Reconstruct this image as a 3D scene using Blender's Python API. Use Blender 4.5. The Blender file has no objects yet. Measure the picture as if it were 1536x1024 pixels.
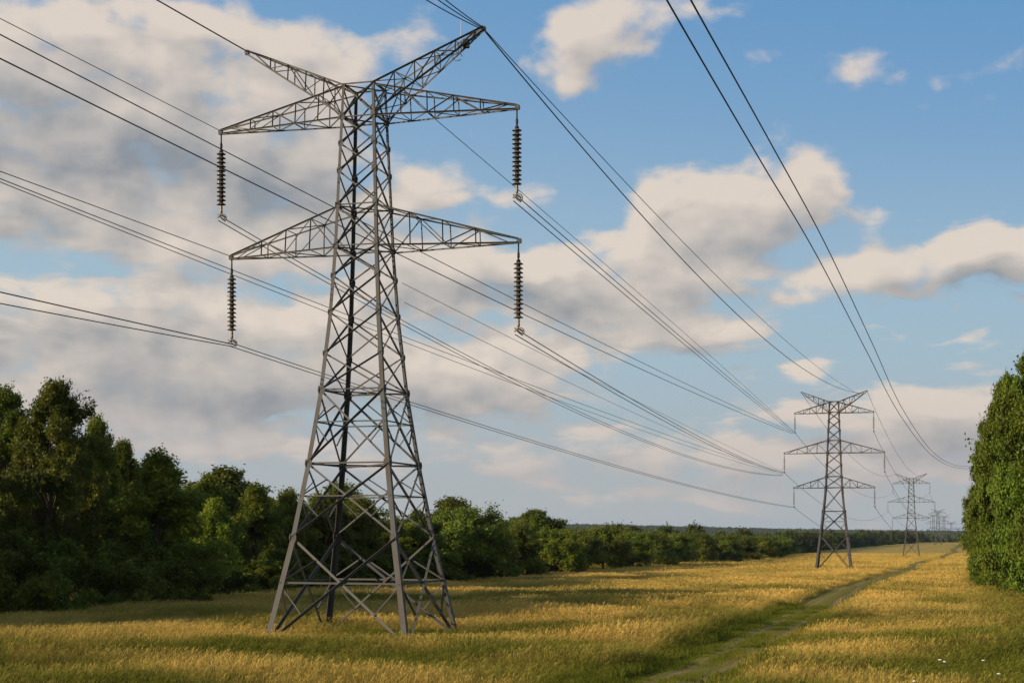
import bpy, bmesh, math, random
import numpy as np
from mathutils import Vector, Matrix
PI = math.pi; R = math.radians
scn = bpy.context.scene
COL = scn.collection

# ------------------------------------------------------------------ camera
F = 2262.0; CX = 768.0; HY = 797.0; CZ = 4.55      # focal length and horizon in photo pixels, eye height
cam_d = bpy.data.cameras.new("camera"); cam = bpy.data.objects.new("camera", cam_d); COL.objects.link(cam)
cam_d.sensor_width = 36; cam_d.lens = 36*F/1536; cam_d.shift_y = (HY-512)/1536
cam_d.clip_start = 0.5; cam_d.clip_end = 30000
cam.location = (0, 0, CZ); cam.rotation_euler = (PI/2, 0, 0)
scn.camera = cam

# ------------------------------------------------------------------ light
SUN_EL = 15.0; SUN_AZ = 247.0       # azimuth where the sun stands, clockwise from +Y
SUN_E = 5.0; SKY_E = 0.072; EXPO = 0.42
scn.view_settings.view_transform = 'Standard'; scn.view_settings.look = 'None'
scn.view_settings.exposure = EXPO; scn.view_settings.gamma = 1.0
sd = bpy.data.lights.new("sun", 'SUN'); sd.energy = SUN_E; sd.angle = R(0.5); sd.color = (1.0, 0.82, 0.60)
so = bpy.data.objects.new("sun", sd); COL.objects.link(so)
sdir = Vector((math.sin(R(SUN_AZ))*math.cos(R(SUN_EL)), math.cos(R(SUN_AZ))*math.cos(R(SUN_EL)), math.sin(R(SUN_EL))))
so.rotation_euler = sdir.to_track_quat('Z', 'Y').to_euler(); so.location = sdir*400

# ------------------------------------------------------------------ node helper
class NT:
    def __init__(s, tree): s.t = tree; s.n = tree.nodes; s.l = tree.links
    def put(s, sock, v):
        if v is None: return
        if isinstance(v, bpy.types.NodeSocket): s.l.new(v, sock)
        else:
            try: sock.default_value = v
            except Exception: sock.default_value = tuple(v)+(1.0,)
    def node(s, typ, ins=None, **kw):
        n = s.n.new(typ)
        for k, v in kw.items(): setattr(n, k, v)
        for k, v in (ins or {}).items(): s.put(n.inputs[k], v)
        return n
    def m(s, op, a, b=None, c=None, clamp=False):
        n = s.n.new('ShaderNodeMath'); n.operation = op; n.use_clamp = clamp
        for i, v in enumerate((a, b, c)): s.put(n.inputs[i], v)
        return n.outputs[0]
    def v(s, op, a, b=None, out=0):
        n = s.n.new('ShaderNodeVectorMath'); n.operation = op
        for i, v in enumerate((a, b)): s.put(n.inputs[i], v)
        return n.outputs[out]
    def noise(s, vec, scale, detail=4, rough=0.5, dist=0.0, out=0, dims='3D'):
        n = s.n.new('ShaderNodeTexNoise'); n.noise_dimensions = dims
        for k, v in (('Vector', vec), ('Scale', scale), ('Detail', detail), ('Roughness', rough), ('Distortion', dist)): s.put(n.inputs[k], v)
        return n.outputs[out]
    def mix(s, f, a, b, blend='MIX'):
        n = s.n.new('ShaderNodeMix'); n.data_type = 'RGBA'; n.blend_type = blend
        s.put(n.inputs[0], f)
        s.put(n.inputs[6], a if isinstance(a, bpy.types.NodeSocket) else tuple(a)+(1.0,))
        s.put(n.inputs[7], b if isinstance(b, bpy.types.NodeSocket) else tuple(b)+(1.0,))
        return n.outputs[2]
    def ss(s, x, lo, hi, a=0.0, b=1.0):
        n = s.n.new('ShaderNodeMapRange'); n.interpolation_type = 'SMOOTHSTEP'
        for i, v in enumerate((x, lo, hi, a, b)): s.put(n.inputs[i], v)
        return n.outputs[0]
    def comb(s, x, y, z):
        n = s.n.new('ShaderNodeCombineXYZ')
        for i, v in enumerate((x, y, z)): s.put(n.inputs[i], v)
        return n.outputs[0]
    def sep(s, vec):
        n = s.n.new('ShaderNodeSeparateXYZ'); s.put(n.inputs[0], vec); return n.outputs

def lin(r, g, b):
    f = lambda c: (c/255/12.92) if c/255 <= 0.04045 else ((c/255+0.055)/1.055)**2.4
    return (f(r), f(g), f(b))

# ------------------------------------------------------------------ world: sky and clouds (laid out by azimuth and elevation, degrees)
def azel(px, py):
    dx, dz = (px-CX)/F, (HY-py)/F
    return math.degrees(math.atan(dx)), math.degrees(math.atan(dz/math.sqrt(1+dx*dx)))
CLOUDS = [  # centre x, centre y, half width, half height, strength
 (70,60,150,75,1.0),(215,70,90,60,.9),(60,170,170,80,1.1),(190,190,150,85,1.1),(330,130,110,70,.9),(300,60,60,40,.75),(430,95,85,52,.9),(470,170,80,60,.8),
 (300,250,180,75,1.05),(440,290,100,70,.9),(240,330,150,50,.85),(380,370,110,45,.8),(10,320,70,42,.95),(520,90,50,30,.5),
 (150,440,150,30,.85),(60,520,160,55,1.0),(230,500,200,60,1.0),(400,560,190,55,.95),(120,590,200,42,.95),(440,470,120,45,.6),(300,600,160,30,.7),(560,500,90,60,.5),
 (640,262,75,32,.75),(720,290,60,25,.5),(655,400,90,60,.8),(740,420,110,50,.75),(600,340,80,40,.5),(640,55,60,35,.5),(620,100,60,30,.4),
 (1085,300,125,58,1.15),(1185,262,66,46,1.1),(1010,300,48,34,.9),(1000,380,120,50,1.05),(880,430,150,38,.95),(1230,300,55,26,.6),(1120,350,60,40,.9),(960,440,130,30,.8),
 (860,75,78,42,.80),(845,120,35,30,.7),(910,20,110,32,.75),(930,70,60,35,.4),(1090,8,70,20,.7),(1300,104,50,28,.82),(1500,85,70,32,.5),(1420,110,40,20,.35),(1160,75,50,18,.35),(590,50,40,25,.3),
 (1290,415,95,24,1.05),(1380,395,120,32,1.1),(1490,380,80,28,1.05),(1080,495,120,24,.7),(1190,462,40,14,.7),(1190,555,50,15,.9),(900,500,120,40,.55),
 (680,560,120,45,.95),(780,540,90,40,.85),(720,600,130,38,.7),(1450,600,75,36,1.05),(1380,640,120,36,.9),(1500,640,80,50,.9),(1310,610,60,24,.5),
 (860,690,170,24,.8),(1000,650,120,22,.55),(1120,690,130,26,.7),(1000,740,220,22,.6),(700,660,100,22,.45),(1340,700,160,34,.75),(100,660,200,28,.6),(320,670,160,20,.55),(270,625,60,14,.5),(560,700,140,26,.5),(1180,620,60,18,.4)]

DARK = [(90,225,190,60,.9),(300,250,150,50,.6),(430,285,120,45,.8),(30,335,80,28,.7),(150,505,190,36,.85),(440,600,190,36,.8),(230,600,180,30,.7),(60,120,120,40,.4),
 (700,440,130,26,.7),(880,455,160,24,.7),(1130,385,90,22,.6),(1200,330,50,26,.5),(1440,425,140,18,.8),(720,620,150,26,.6),(1100,515,120,16,.6),(1400,670,150,30,.7),(1490,640,60,30,.4),(880,710,160,16,.5),(520,330,60,40,.5)]
def density_group():
    g = bpy.data.node_groups.new("cloud density", 'ShaderNodeTree')
    g.interface.new_socket("p", in_out='INPUT', socket_type='NodeSocketVector')
    g.interface.new_socket("d", in_out='OUTPUT', socket_type='NodeSocketFloat')
    g.interface.new_socket("s", in_out='OUTPUT', socket_type='NodeSocketFloat'); g.interface.new_socket("dark", in_out='OUTPUT', socket_type='NodeSocketFloat')
    k = NT(g); gi = k.n.new('NodeGroupInput'); go = k.n.new('NodeGroupOutput')
    p = gi.outputs[0]
    # warp the coordinates a little so that no blob keeps a clean outline
    w = k.noise(p, 0.28, 3, 0.5, out=1); w = k.v('SUBTRACT', w, (0.5, 0.5, 0.5)); w = k.v('MULTIPLY', w, (2.6, 1.6, 0))
    q = k.v('ADD', p, w)
    acc = None
    for (cx, cy, rx, ry, a) in CLOUDS:
        az, el = azel(cx, cy)
        sc = F*math.radians(1)
        e = k.v('MULTIPLY', k.v('SUBTRACT', q, (az, el, 0)), (sc/rx, sc/ry, 0))
        r = k.v('DOT_PRODUCT', e, e, out=1)
        t = k.m('POWER', 0.42, r)
        acc = k.m('MULTIPLY_ADD', t, a, acc if acc is not None else 0.0)
    s = k.sep(p)
    # outside the framed part of the sky: ordinary scattered cumulus
    far = k.m('ADD', k.ss(k.m('ABSOLUTE', s[0]), 20, 30), k.ss(s[1], 21, 30), clamp=True)
    big = k.noise(k.v('MULTIPLY', p, (0.05, 0.09, 0)), 1.0, 2, 0.5)
    acc = k.m('MULTIPLY_ADD', far, k.ss(big, 0.42, 0.62, 0, 1.0), acc)
    # thin stretched layers low down
    lay = k.noise(k.v('MULTIPLY', q, (0.13, 0.75, 0)), 1.0, 4, 0.55)
    lay = k.m('MULTIPLY', k.ss(lay, 0.44, 0.66), k.m('MULTIPLY', k.ss(s[1], 16, 9), 0.62))
    acc = k.m('ADD', acc, lay)
    acc = k.m('MINIMUM', acc, 1.12)
    st = k.v('MULTIPLY', p, (1.0, 1.5, 0))
    n1 = k.noise(st, 0.42, 9, 0.52, 0.15)
    n0 = k.noise(st, 0.42, 1.6, 0.5, 0.15)
    n3 = k.noise(k.v('ADD', st, (3, 17, 3)), 1.3, 2.5, 0.5)
    d = k.m('ADD', k.m('SUBTRACT', acc, 0.46), k.m('MULTIPLY', k.m('SUBTRACT', n1, 0.5), 2.15))
    sm_ = k.m('ADD', k.m('ADD', k.m('SUBTRACT', acc, 0.46), k.m('MULTIPLY', k.m('SUBTRACT', n0, 0.5), 1.7)), k.m('MULTIPLY', k.m('SUBTRACT', n3, 0.5), 0.55))
    dk = None
    for (cx, cy, rx, ry, am) in DARK:
        az, el = azel(cx, cy)
        e = k.v('MULTIPLY', k.v('SUBTRACT', q, (az, el, 0)), (sc/rx, sc/ry, 0))
        dk = k.m('MULTIPLY_ADD', k.m('POWER', 0.42, k.v('DOT_PRODUCT', e, e, out=1)), am, dk if dk is not None else 0.0)
    k.l.new(sm_, go.inputs[1]); k.l.new(dk, go.inputs[2])
    k.l.new(d, go.inputs[0])
    return g

def build_world():
    w = bpy.data.worlds.new("World"); scn.world = w; w.use_nodes = True
    k = NT(w.node_tree); k.n.clear()
    sky = k.node('ShaderNodeTexSky', sky_type='NISHITA', sun_disc=False)
    sky.sun_elevation = R(SUN_EL); sky.sun_rotation = R(SUN_AZ); sky.air_density = 1.0; sky.dust_density = 0.6; sky.ozone_density = 1.4; sky.altitude = 100
    tc = k.n.new('ShaderNodeTexCoord'); d = k.v('NORMALIZE', tc.outputs['Generated'])
    s = k.sep(d)
    az = k.m('MULTIPLY', k.m('ARCTAN2', s[0], s[1]), 57.29578)
    el = k.m('MULTIPLY', k.m('ARCSINE', s[2]), 57.29578)
    p = k.comb(az, el, 0.0)
    G = density_group()
    def dens(vec):
        n = k.n.new('ShaderNodeGroup'); n.node_tree = G; k.put(n.inputs[0], vec); return n.outputs
    o0 = dens(p); o1 = dens(k.v('ADD', p, (-0.55, 1.05, 0)))
    cover = k.ss(o0[0], -0.10, 0.58)
    lit = k.m('SUBTRACT', o0[1], o1[1])
    thick = k.ss(o1[1], 0.1, 1.2)
    fine = k.m('SUBTRACT', o0[0], o0[1])
    sh = k.m('ADD', k.m('MULTIPLY_ADD', lit, 0.42, k.m('MULTIPLY', fine, 0.34)), k.m('SUBTRACT', 0.80, k.m('ADD', k.m('MULTIPLY', thick, 0.20), k.m('MULTIPLY', o0[2], 0.50))), clamp=True)
    K = 1.0/SKY_E/2**EXPO
    lift = lambda c: tuple(x*K for x in c)
    cc = k.mix(sh, lift(lin(142,145,150)), lift(lin(228,213,198)))
    # base of the sky: Nishita, deepened overhead, with a pale low band of moisture
    base = k.node('ShaderNodeHueSaturation', {'Saturation': 1.0, 'Value': 1.0, 'Color': sky.outputs[0]}).outputs[0]
    deep = k.mix(k.ss(k.m('ADD', el, k.m('MULTIPLY', az, 0.12)), 3, 24), lift(lin(170,195,211)), lift(lin(97,151,201)))
    base = k.mix(0.9, base, deep)
    lowc = k.mix(k.ss(el, 0.0, 9.0), lift(lin(174,178,180)), lift(lin(160,186,200)))
    base = k.mix(k.ss(el, 2.0, 15.0, 0.95, 0.0), base, lowc)
    cc = k.mix(k.ss(el, 0.5, 7.0, 0.62, 0.0), cc, lift(lin(176,172,175)))
    col = k.mix(k.m('MULTIPLY', cover, 0.90), base, cc)
    bg = k.node('ShaderNodeBackground', {'Color': col, 'Strength': SKY_E})
    o = k.n.new('ShaderNodeOutputWorld'); k.l.new(bg.outputs[0], o.inputs[0])
    w.cycles.sampling_method = 'MANUAL'; w.cycles.sample_map_resolution = 512
build_world()

# ------------------------------------------------------------------ placing helpers
def P(px, py, Y):          # photo pixel + depth -> world
    return Vector(((px-CX)/F*Y, Y, CZ+(HY-py)/F*Y))
def tag(o, label=None, cat=None, group=None, kind=None):
    if label: o['label'] = label
    if cat: o['category'] = cat
    if group: o['group'] = group
    if kind: o['kind'] = kind
    return o
def empty(name, loc, rz=0, label=None, cat=None, group=None):
    o = bpy.data.objects.new(name, None); COL.objects.link(o); o.location = loc; o.rotation_euler = (0, 0, rz)
    o.empty_display_size = 0.3
    return tag(o, label, cat, group)
def link(name, me, mat, parent=None):
    o = bpy.data.objects.new(name, me); COL.objects.link(o)
    if mat and not me.materials: me.materials.append(mat)
    if parent: o.parent = parent
    return o
def np_mesh(name, verts, faces, attr=None, smooth=False):   # faces: (n,k) array, all the same size
    me = bpy.data.meshes.new(name); v = np.asarray(verts, np.float32); f = np.asarray(faces, np.int32)
    me.vertices.add(len(v)); me.vertices.foreach_set('co', v.ravel())
    me.loops.add(f.size); me.loops.foreach_set('vertex_index', f.ravel())
    me.polygons.add(len(f)); me.polygons.foreach_set('loop_start', np.arange(0, f.size, f.shape[1], dtype=np.int32))
    for an, a in (attr or {}).items():
        at = me.attributes.new(an, 'FLOAT', 'POINT'); at.data.foreach_set('value', np.asarray(a, np.float32))
    me.update(calc_edges=True)
    if smooth: me.polygons.foreach_set('use_smooth', np.ones(len(f), bool))
    return me

# ------------------------------------------------------------------ terrain
_ty = np.array([-400, 0, 45, 67, 230, 496, 900, 1280, 1700, 2600, 3400, 4200, 4800, 6000, 12000], float)
_tz = np.array([1.0, 0.1, -0.12, -.12, -1.35, -3.75, -4.0, -4.3, -20, -26, -18, -4, -8, -14, -20], float)
_by = np.array([-200, 60, 80, 96, 118, 143, 184, 218, 292, 471, 826, 1280, 2000], float)
_bx = np.array([-60, -30, -24, -19.5, -19, -20, -5.5, 8.9, 30, 81.6, 194, 358, 600], float)
def XB(Y): return np.interp(Y, _by, _bx)
def sm(x): x = np.clip(x, 0, 1); return x*x*(3-2*x)
def ground(X, Y):
    X = np.asarray(X, float); Y = np.asarray(Y, float)
    z = sum(np.interp(Y+o, _ty, _tz) for o in (-30, -15, 0, 15, 30))/5 if True else 0
    near = sm((1200-Y)/400)
    z = z + near*(0.10*np.sin(X*0.11+1.3)*np.sin(Y*0.083+0.4) + 0.06*np.sin(X*0.31+Y*0.17) + 0.05*np.sin(X*.23-Y*.29+2))
    z = z - 17*sm((XB(Y)-X)/90-0.08)*sm((Y-230)/260)*sm((3200-Y)/1200)
    # far ridge falls gently from left to right
    z = z + sm((Y-2600)/1500)*(17 - 20*sm((X+200)/1900)) + sm((Y-2600)/1500)*2.5*np.sin(X*0.004+1)
    return z
def gz(x, y): return float(ground(x, y))

def axis(parts):
    out = []
    for a, b, st in parts: out += list(np.arange(a, b, st))
    return np.array(out+[parts[-1][1]], float)
def grid_mesh(name, xs, ys, zf):
    X, Y = np.meshgrid(xs, ys); Z = zf(X, Y)
    v = np.stack([X, Y, Z], -1).reshape(-1, 3); nx, ny = len(xs), len(ys)
    i = np.arange(nx-1)[None, :]+nx*np.arange(ny-1)[:, None]
    f = np.stack([i, i+1, i+1+nx, i+nx], -1).reshape(-1, 4)
    return np_mesh(name, v, f, smooth=True)

# the path: a straight farm track with a little wander
def pathX(Y): return 3.75+0.3085*(np.asarray(Y, float)-45)+0.75*np.sin(np.asarray(Y)*0.033)+0.8*np.sin(np.asarray(Y)*0.0117+1)-.75

# colour of the meadow at a world position: gold with green drifts, green beside the track, under the right wood and near the left wood
def meadow_group():
    g = bpy.data.node_groups.new("meadow tint", 'ShaderNodeTree')
    g.interface.new_socket("green", in_out='OUTPUT', socket_type='NodeSocketFloat')
    g.interface.new_socket("var", in_out='OUTPUT', socket_type='NodeSocketFloat')
    k = NT(g); go = k.n.new('NodeGroupOutput')
    pos = k.n.new('ShaderNodeNewGeometry').outputs['Position']; s = k.sep(pos)
    d = k.m('SUBTRACT', s[0], k.m('MULTIPLY_ADD', s[1], 0.3085, 3.0-0.3085*45))
    flat = k.comb(s[0], s[1], 0.0)
    nb = k.noise(flat, 0.07, 4, 0.6); nm = k.noise(flat, 0.35, 4, 0.6)
    strk = k.noise(k.v('MULTIPLY', flat, (0.03, 0.16, 1)), 1.0, 3, 0.55)
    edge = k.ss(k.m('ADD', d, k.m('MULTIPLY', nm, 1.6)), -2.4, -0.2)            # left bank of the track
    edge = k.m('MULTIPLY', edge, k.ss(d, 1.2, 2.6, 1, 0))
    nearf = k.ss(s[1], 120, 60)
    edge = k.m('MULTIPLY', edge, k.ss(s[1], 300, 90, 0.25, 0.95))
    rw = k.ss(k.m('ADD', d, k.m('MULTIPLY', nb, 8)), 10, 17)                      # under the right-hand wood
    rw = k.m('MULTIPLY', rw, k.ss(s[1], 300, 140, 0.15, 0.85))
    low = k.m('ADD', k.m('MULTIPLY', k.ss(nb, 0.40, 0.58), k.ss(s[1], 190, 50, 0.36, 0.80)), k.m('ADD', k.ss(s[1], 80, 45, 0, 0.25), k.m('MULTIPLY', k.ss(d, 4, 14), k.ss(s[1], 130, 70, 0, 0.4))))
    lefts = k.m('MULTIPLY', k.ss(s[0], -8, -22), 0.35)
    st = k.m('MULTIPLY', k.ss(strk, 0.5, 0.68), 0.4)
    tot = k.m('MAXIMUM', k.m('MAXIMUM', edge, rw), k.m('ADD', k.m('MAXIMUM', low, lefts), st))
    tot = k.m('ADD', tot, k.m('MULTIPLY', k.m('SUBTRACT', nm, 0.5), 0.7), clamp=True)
    k.l.new(tot, go.inputs[0]); k.l.new(nm, go.inputs[1])
    return g
MG = meadow_group()

def new_mat(name):
    m = bpy.data.materials.new(name); m.use_nodes = True; k = NT(m.node_tree); k.n.clear()
    out = k.n.new('ShaderNodeOutputMaterial'); return m, k, out
def princ(k, out, col, rough=0.8, metal=0.0, spec=0.3, bump=None, bs=0.3, bd=0.05):
    ins = {'Base Color': col if isinstance(col, bpy.types.NodeSocket) else tuple(col)+(1,), 'Roughness': rough, 'Metallic': metal, 'Specular IOR Level': spec}
    b = k.node('ShaderNodeBsdfPrincipled', ins)
    if bump is not None:
        bp = k.node('ShaderNodeBump', {'Height': bump, 'Strength': bs, 'Distance': bd}); k.l.new(bp.outputs[0], b.inputs['Normal'])
    k.l.new(b.outputs[0], out.inputs[0]); return b

def mat_ground():
    m, k, out = new_mat("meadow ground")
    g = k.n.new('ShaderNodeGroup'); g.node_tree = MG
    pos = k.n.new('ShaderNodeNewGeometry').outputs['Position']; s = k.sep(pos)
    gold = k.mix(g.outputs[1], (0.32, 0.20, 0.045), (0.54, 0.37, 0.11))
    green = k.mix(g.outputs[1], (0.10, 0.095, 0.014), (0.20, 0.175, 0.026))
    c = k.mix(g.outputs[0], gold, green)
    # mown swathes seen far off
    sw = k.noise(k.v('MULTIPLY', pos, (0.012, 0.09, 0.0)), 1.0, 5, 0.65)
    c = k.mix(k.m('MULTIPLY', k.ss(sw, 0.52, 0.7), 0.45), c, (0.19, 0.135, 0.026))
    # under the grass and in the wood: brown thatch and soil
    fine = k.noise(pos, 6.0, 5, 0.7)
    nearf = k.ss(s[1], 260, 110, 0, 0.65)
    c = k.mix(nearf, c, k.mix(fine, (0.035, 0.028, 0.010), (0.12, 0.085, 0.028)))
    farw = k.ss(s[1], 1290, 1400); c = k.mix(farw, c, (0.022, 0.030, 0.010))
    bump = k.m('ADD', fine, k.m('MULTIPLY', k.noise(pos, 0.8, 4, 0.7), 2.0))
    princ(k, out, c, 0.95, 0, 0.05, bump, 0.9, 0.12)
    return m
def mat_path():
    m, k, out = new_mat("track soil and turf")
    a = k.node('ShaderNodeAttribute', attribute_name='across').outputs['Fac']
    pos = k.n.new('ShaderNodeNewGeometry').outputs['Position']
    n = k.noise(pos, 1.3, 6, 0.7); n2 = k.noise(pos, 9, 4, 0.7); n3 = k.noise(k.v('MULTIPLY', pos, (1, .3, 0)), 0.5, 4, 0.6)
    aw = k.m('ADD', a, k.m('MULTIPLY', k.m('SUBTRACT', n, 0.5), 0.55))
    rut = k.m('ABSOLUTE', k.m('SUBTRACT', k.m('ABSOLUTE', aw), 0.68))
    rf = k.m('MULTIPLY', k.ss(rut, 0.04, 0.22, 1, 0), k.ss(n3, 0.26, 0.42))
    dirt = k.mix(n2, (0.13, 0.085, 0.038), (0.36, 0.25, 0.12)); turf = k.mix(n2, (0.05, 0.055, 0.010), (0.27, 0.22, 0.045))
    princ(k, out, k.mix(k.m('MULTIPLY', rf, 0.92), turf, dirt), 0.95, 0, 0.05, k.m('ADD', n2, n), 0.8, 0.06)
    return m
def mat_grass(name, gold_a, gold_b, green_a, green_b, bias=0.0):
    m, k, out = new_mat(name)
    g = k.n.new('ShaderNodeGroup'); g.node_tree = MG
    v = k.node('ShaderNodeAttribute', attribute_name='v').outputs['Fac']
    rnd = k.n.new('ShaderNodeObjectInfo').outputs['Random']
    mixv = k.m('ADD', k.m('MULTIPLY', v, 0.65), k.m('MULTIPLY', rnd, 0.35))
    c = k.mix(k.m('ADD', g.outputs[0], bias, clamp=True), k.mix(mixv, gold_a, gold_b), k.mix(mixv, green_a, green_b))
    d = k.node('ShaderNodeBsdfDiffuse', {'Color': c, 'Roughness': 0.9}); t = k.node('ShaderNodeBsdfTranslucent', {'Color': c})
    mx = k.node('ShaderNodeMixShader', {0: 0.35, 1: d.outputs[0], 2: t.outputs[0]})
    k.l.new(mx.outputs[0], out.inputs[0]); return m
def mat_leaf(name, a, b, c2, trans=0.35):
    m, k, out = new_mat(name)
    v = k.node('ShaderNodeAttribute', attribute_name='v').outputs['Fac']
    rnd = k.n.new('ShaderNodeObjectInfo').outputs['Random']
    n = k.noise(k.n.new('ShaderNodeTexCoord').outputs['Object'], 0.35, 3, 0.5)
    c = k.mix(v, a, b); c = k.mix(k.m('MULTIPLY', k.ss(n, 0.45, 0.65), 0.55), c, c2)
    c = k.node('ShaderNodeHueSaturation', {'Hue': k.m('MULTIPLY_ADD', rnd, 0.03, 0.480), 'Saturation': 1.0, 'Value': k.m('MULTIPLY_ADD', rnd, 0.5, 0.75), 'Color': c}).outputs[0]
    d = k.node('ShaderNodeBsdfPrincipled', {'Base Color': c, 'Roughness': 0.6, 'Specular IOR Level': 0.15}); t = k.node('ShaderNodeBsdfTranslucent', {'Color': c})
    mx = k.node('ShaderNodeMixShader', {0: trans, 1: d.outputs[0], 2: t.outputs[0]})
    k.l.new(mx.outputs[0], out.inputs[0]); return m
def mat_bark():
    m, k, out = new_mat("bark")
    o = k.n.new('ShaderNodeTexCoord').outputs['Object']
    n = k.noise(k.v('MULTIPLY', o, (6, 6, 1.2)), 1.0, 6, 0.7)
    princ(k, out, k.mix(n, (0.03, 0.022, 0.015), (0.13, 0.10, 0.075)), 0.95, 0, 0.1, n, 0.8, 0.05); return m
def mat_steel():
    m, k, out = new_mat("weathered galvanised steel")
    pos = k.n.new('ShaderNodeTexCoord').outputs['Object']
    n = k.noise(k.v('MULTIPLY', pos, (1, 1, .35)), 1.6, 6, 0.65); n2 = k.noise(pos, 11, 4, 0.7)
    c = k.mix(n2, (0.036, 0.037, 0.036), (0.092, 0.091, 0.084))
    c = k.mix(k.m('MULTIPLY', k.ss(n, 0.5, 0.68), 0.7), c, (0.062, 0.038, 0.022))
    princ(k, out, c, k.m('MULTIPLY_ADD', n2, 0.3, 0.5), 0.15, 0.3, n2, 0.25, 0.01); return m
def mat_plain(name, c1, c2, rough=0.5, metal=0.0, spec=0.5, sc=20):
    m, k, out = new_mat(name); n = k.noise(k.n.new('ShaderNodeTexCoord').outputs['Object'], sc, 4, 0.6)
    princ(k, out, k.mix(n, c1, c2), rough, metal, spec); return m
M_GROUND, M_PATH, M_BARK, M_STEEL = mat_ground(), mat_path(), mat_bark(), mat_steel()
M_WIRE = mat_plain("dark aluminium cable", (0.022,)*3, (0.05, 0.05, 0.05), 0.6, 0.2, 0.2)
M_GLASS = mat_plain("brown glazed porcelain", (0.07, 0.052, 0.034), (0.20, 0.16, 0.105), 0.16, 0, 0.7, 6)
M_CAP = mat_plain("black iron cap", (0.012, 0.013, 0.014), (0.035, 0.035, 0.035), 0.55, 0.4, 0.3)
M_FIT = mat_plain("zinc fitting", (0.10, 0.08, 0.06), (0.26, 0.21, 0.15), 0.5, 0.4, 0.4)
M_CONC = mat_plain("weathered concrete", (0.12, 0.11, 0.09), (0.26, 0.24, 0.21), 0.9, 0, 0.1, 5)
M_PETAL = mat_plain("white petals", (0.7, 0.68, 0.6), (0.85, 0.83, 0.78), 0.8)
M_STALK = mat_plain("green stalk", (0.05, 0.08, 0.02), (0.09, 0.12, 0.03), 0.8)
M_GR = mat_grass("meadow grass", (0.41, 0.272, 0.055), (0.82, 0.575, 0.165), (0.075, 0.090, 0.012), (0.23, 0.22, 0.035))
M_GR2 = mat_grass("green understorey grass", (0.28, 0.21, 0.035), (0.50, 0.37, 0.07), (0.08, 0.10, 0.012), (0.21, 0.22, 0.028), 0.12)
M_LEAF = mat_leaf("leaves of the left wood", (0.040, 0.062, 0.007), (0.150, 0.185, 0.019), (0.180, 0.195, 0.020))
M_LEAFL = mat_leaf("leaves of the sunlit and yellow-green trees", (0.055, 0.085, 0.008), (0.20, 0.245, 0.02), (0.235, 0.25, 0.02))  # lighter greens: sun on the lit crowns put into the colour, partly own tint
M_LEAF2 = mat_leaf("leaves of the right wood", (0.050, 0.080, 0.007), (0.145, 0.205, 0.020), (0.150, 0.195, 0.018))
M_LEAF3 = mat_leaf("leaves of the far wood", (0.022, 0.040, 0.009), (0.08, 0.10, 0.02), (0.09, 0.095, 0.02), 0.2)

# ------------------------------------------------------------------ ground sheet and track
xs = axis([(-9000, -2000, 700), (-2000, -400, 100), (-400, -90, 15), (-90, 120, 1.5), (120, 500, 12), (500, 2400, 80), (2400, 9000, 700)])
ys = axis([(-400, 20, 20), (20, 300, 1.5), (300, 620, 6), (620, 1500, 20), (1500, 5600, 80), (5600, 12000, 800)])
tag(link("ground", grid_mesh("ground", xs, ys, ground), M_GROUND), "golden hay meadow sloping gently away to a wooded horizon", "ground", kind="structure")
py_ = axis([(-40, 200, .75), (200, 1300, 4)]); pa = np.linspace(-1.45, 1.45, 9)
PXm, PYm = np.meshgrid(pa, py_); PXX = pathX(PYm)+PXm
rutd = 0.05*np.exp(-((np.abs(PXm)-0.75)/0.25)**2)
pv = np.stack([PXX, PYm, ground(PXX, PYm)+0.075-rutd], -1); pv[:, 0, 2] -= .09; pv[:, -1, 2] -= .09
n9 = 9; ii = np.arange(n9-1)[None, :]+n9*np.arange(len(py_)-1)[:, None]
pf = np.stack([ii, ii+1, ii+1+n9, ii+n9], -1).reshape(-1, 4)
pm = np_mesh("path", pv.reshape(-1, 3), pf, {'across': PXm.ravel()}, True)
tag(link("path", pm, M_PATH), "grassy two-rut farm track running up the meadow", "path", kind="structure")

# ------------------------------------------------------------------ trees
def tube(bm, p0, p1, r0, r1, n=7):
    p0, p1 = Vector(p0), Vector(p1); d = (p1-p0).normalized(); a = d.orthogonal().normalized(); b = d.cross(a)
    rings = []
    for p, r in ((p0, r0), (p1, r1)):
        rings.append([bm.verts.new(p+a*math.cos(2*PI*i/n)*r+b*math.sin(2*PI*i/n)*r) for i in range(n)])
    for i in range(n): bm.faces.new((rings[0][i], rings[0][(i+1) % n], rings[1][(i+1) % n], rings[1][i]))
    bm.faces.new(rings[1]); bm.faces.new(rings[0][::-1])
def polytube(bm, pts, rads, n=8):
    pts = [Vector(p) for p in pts]; rings = []; a = None
    for i, p in enumerate(pts):
        d = (pts[min(i+1, len(pts)-1)]-pts[max(i-1, 0)]).normalized()
        a = (a-d*a.dot(d)).normalized() if a is not None else d.orthogonal().normalized(); b = d.cross(a)
        rings.append([bm.verts.new(p+a*math.cos(2*PI*j/n)*rads[i]+b*math.sin(2*PI*j/n)*rads[i]) for j in range(n)])
    for i in range(len(rings)-1):
        for j in range(n): bm.faces.new((rings[i][j], rings[i][(j+1) % n], rings[i+1][(j+1) % n], rings[i+1][j]))
    bm.faces.new(rings[-1]); bm.faces.new(rings[0][::-1])
def bm_mesh(name, bm, smooth=False):
    bmesh.ops.recalc_face_normals(bm, faces=bm.faces)
    me = bpy.data.meshes.new(name); bm.to_mesh(me); bm.free()
    if smooth: me.polygons.foreach_set('use_smooth', np.ones(len(me.polygons), bool))
    return me

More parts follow.
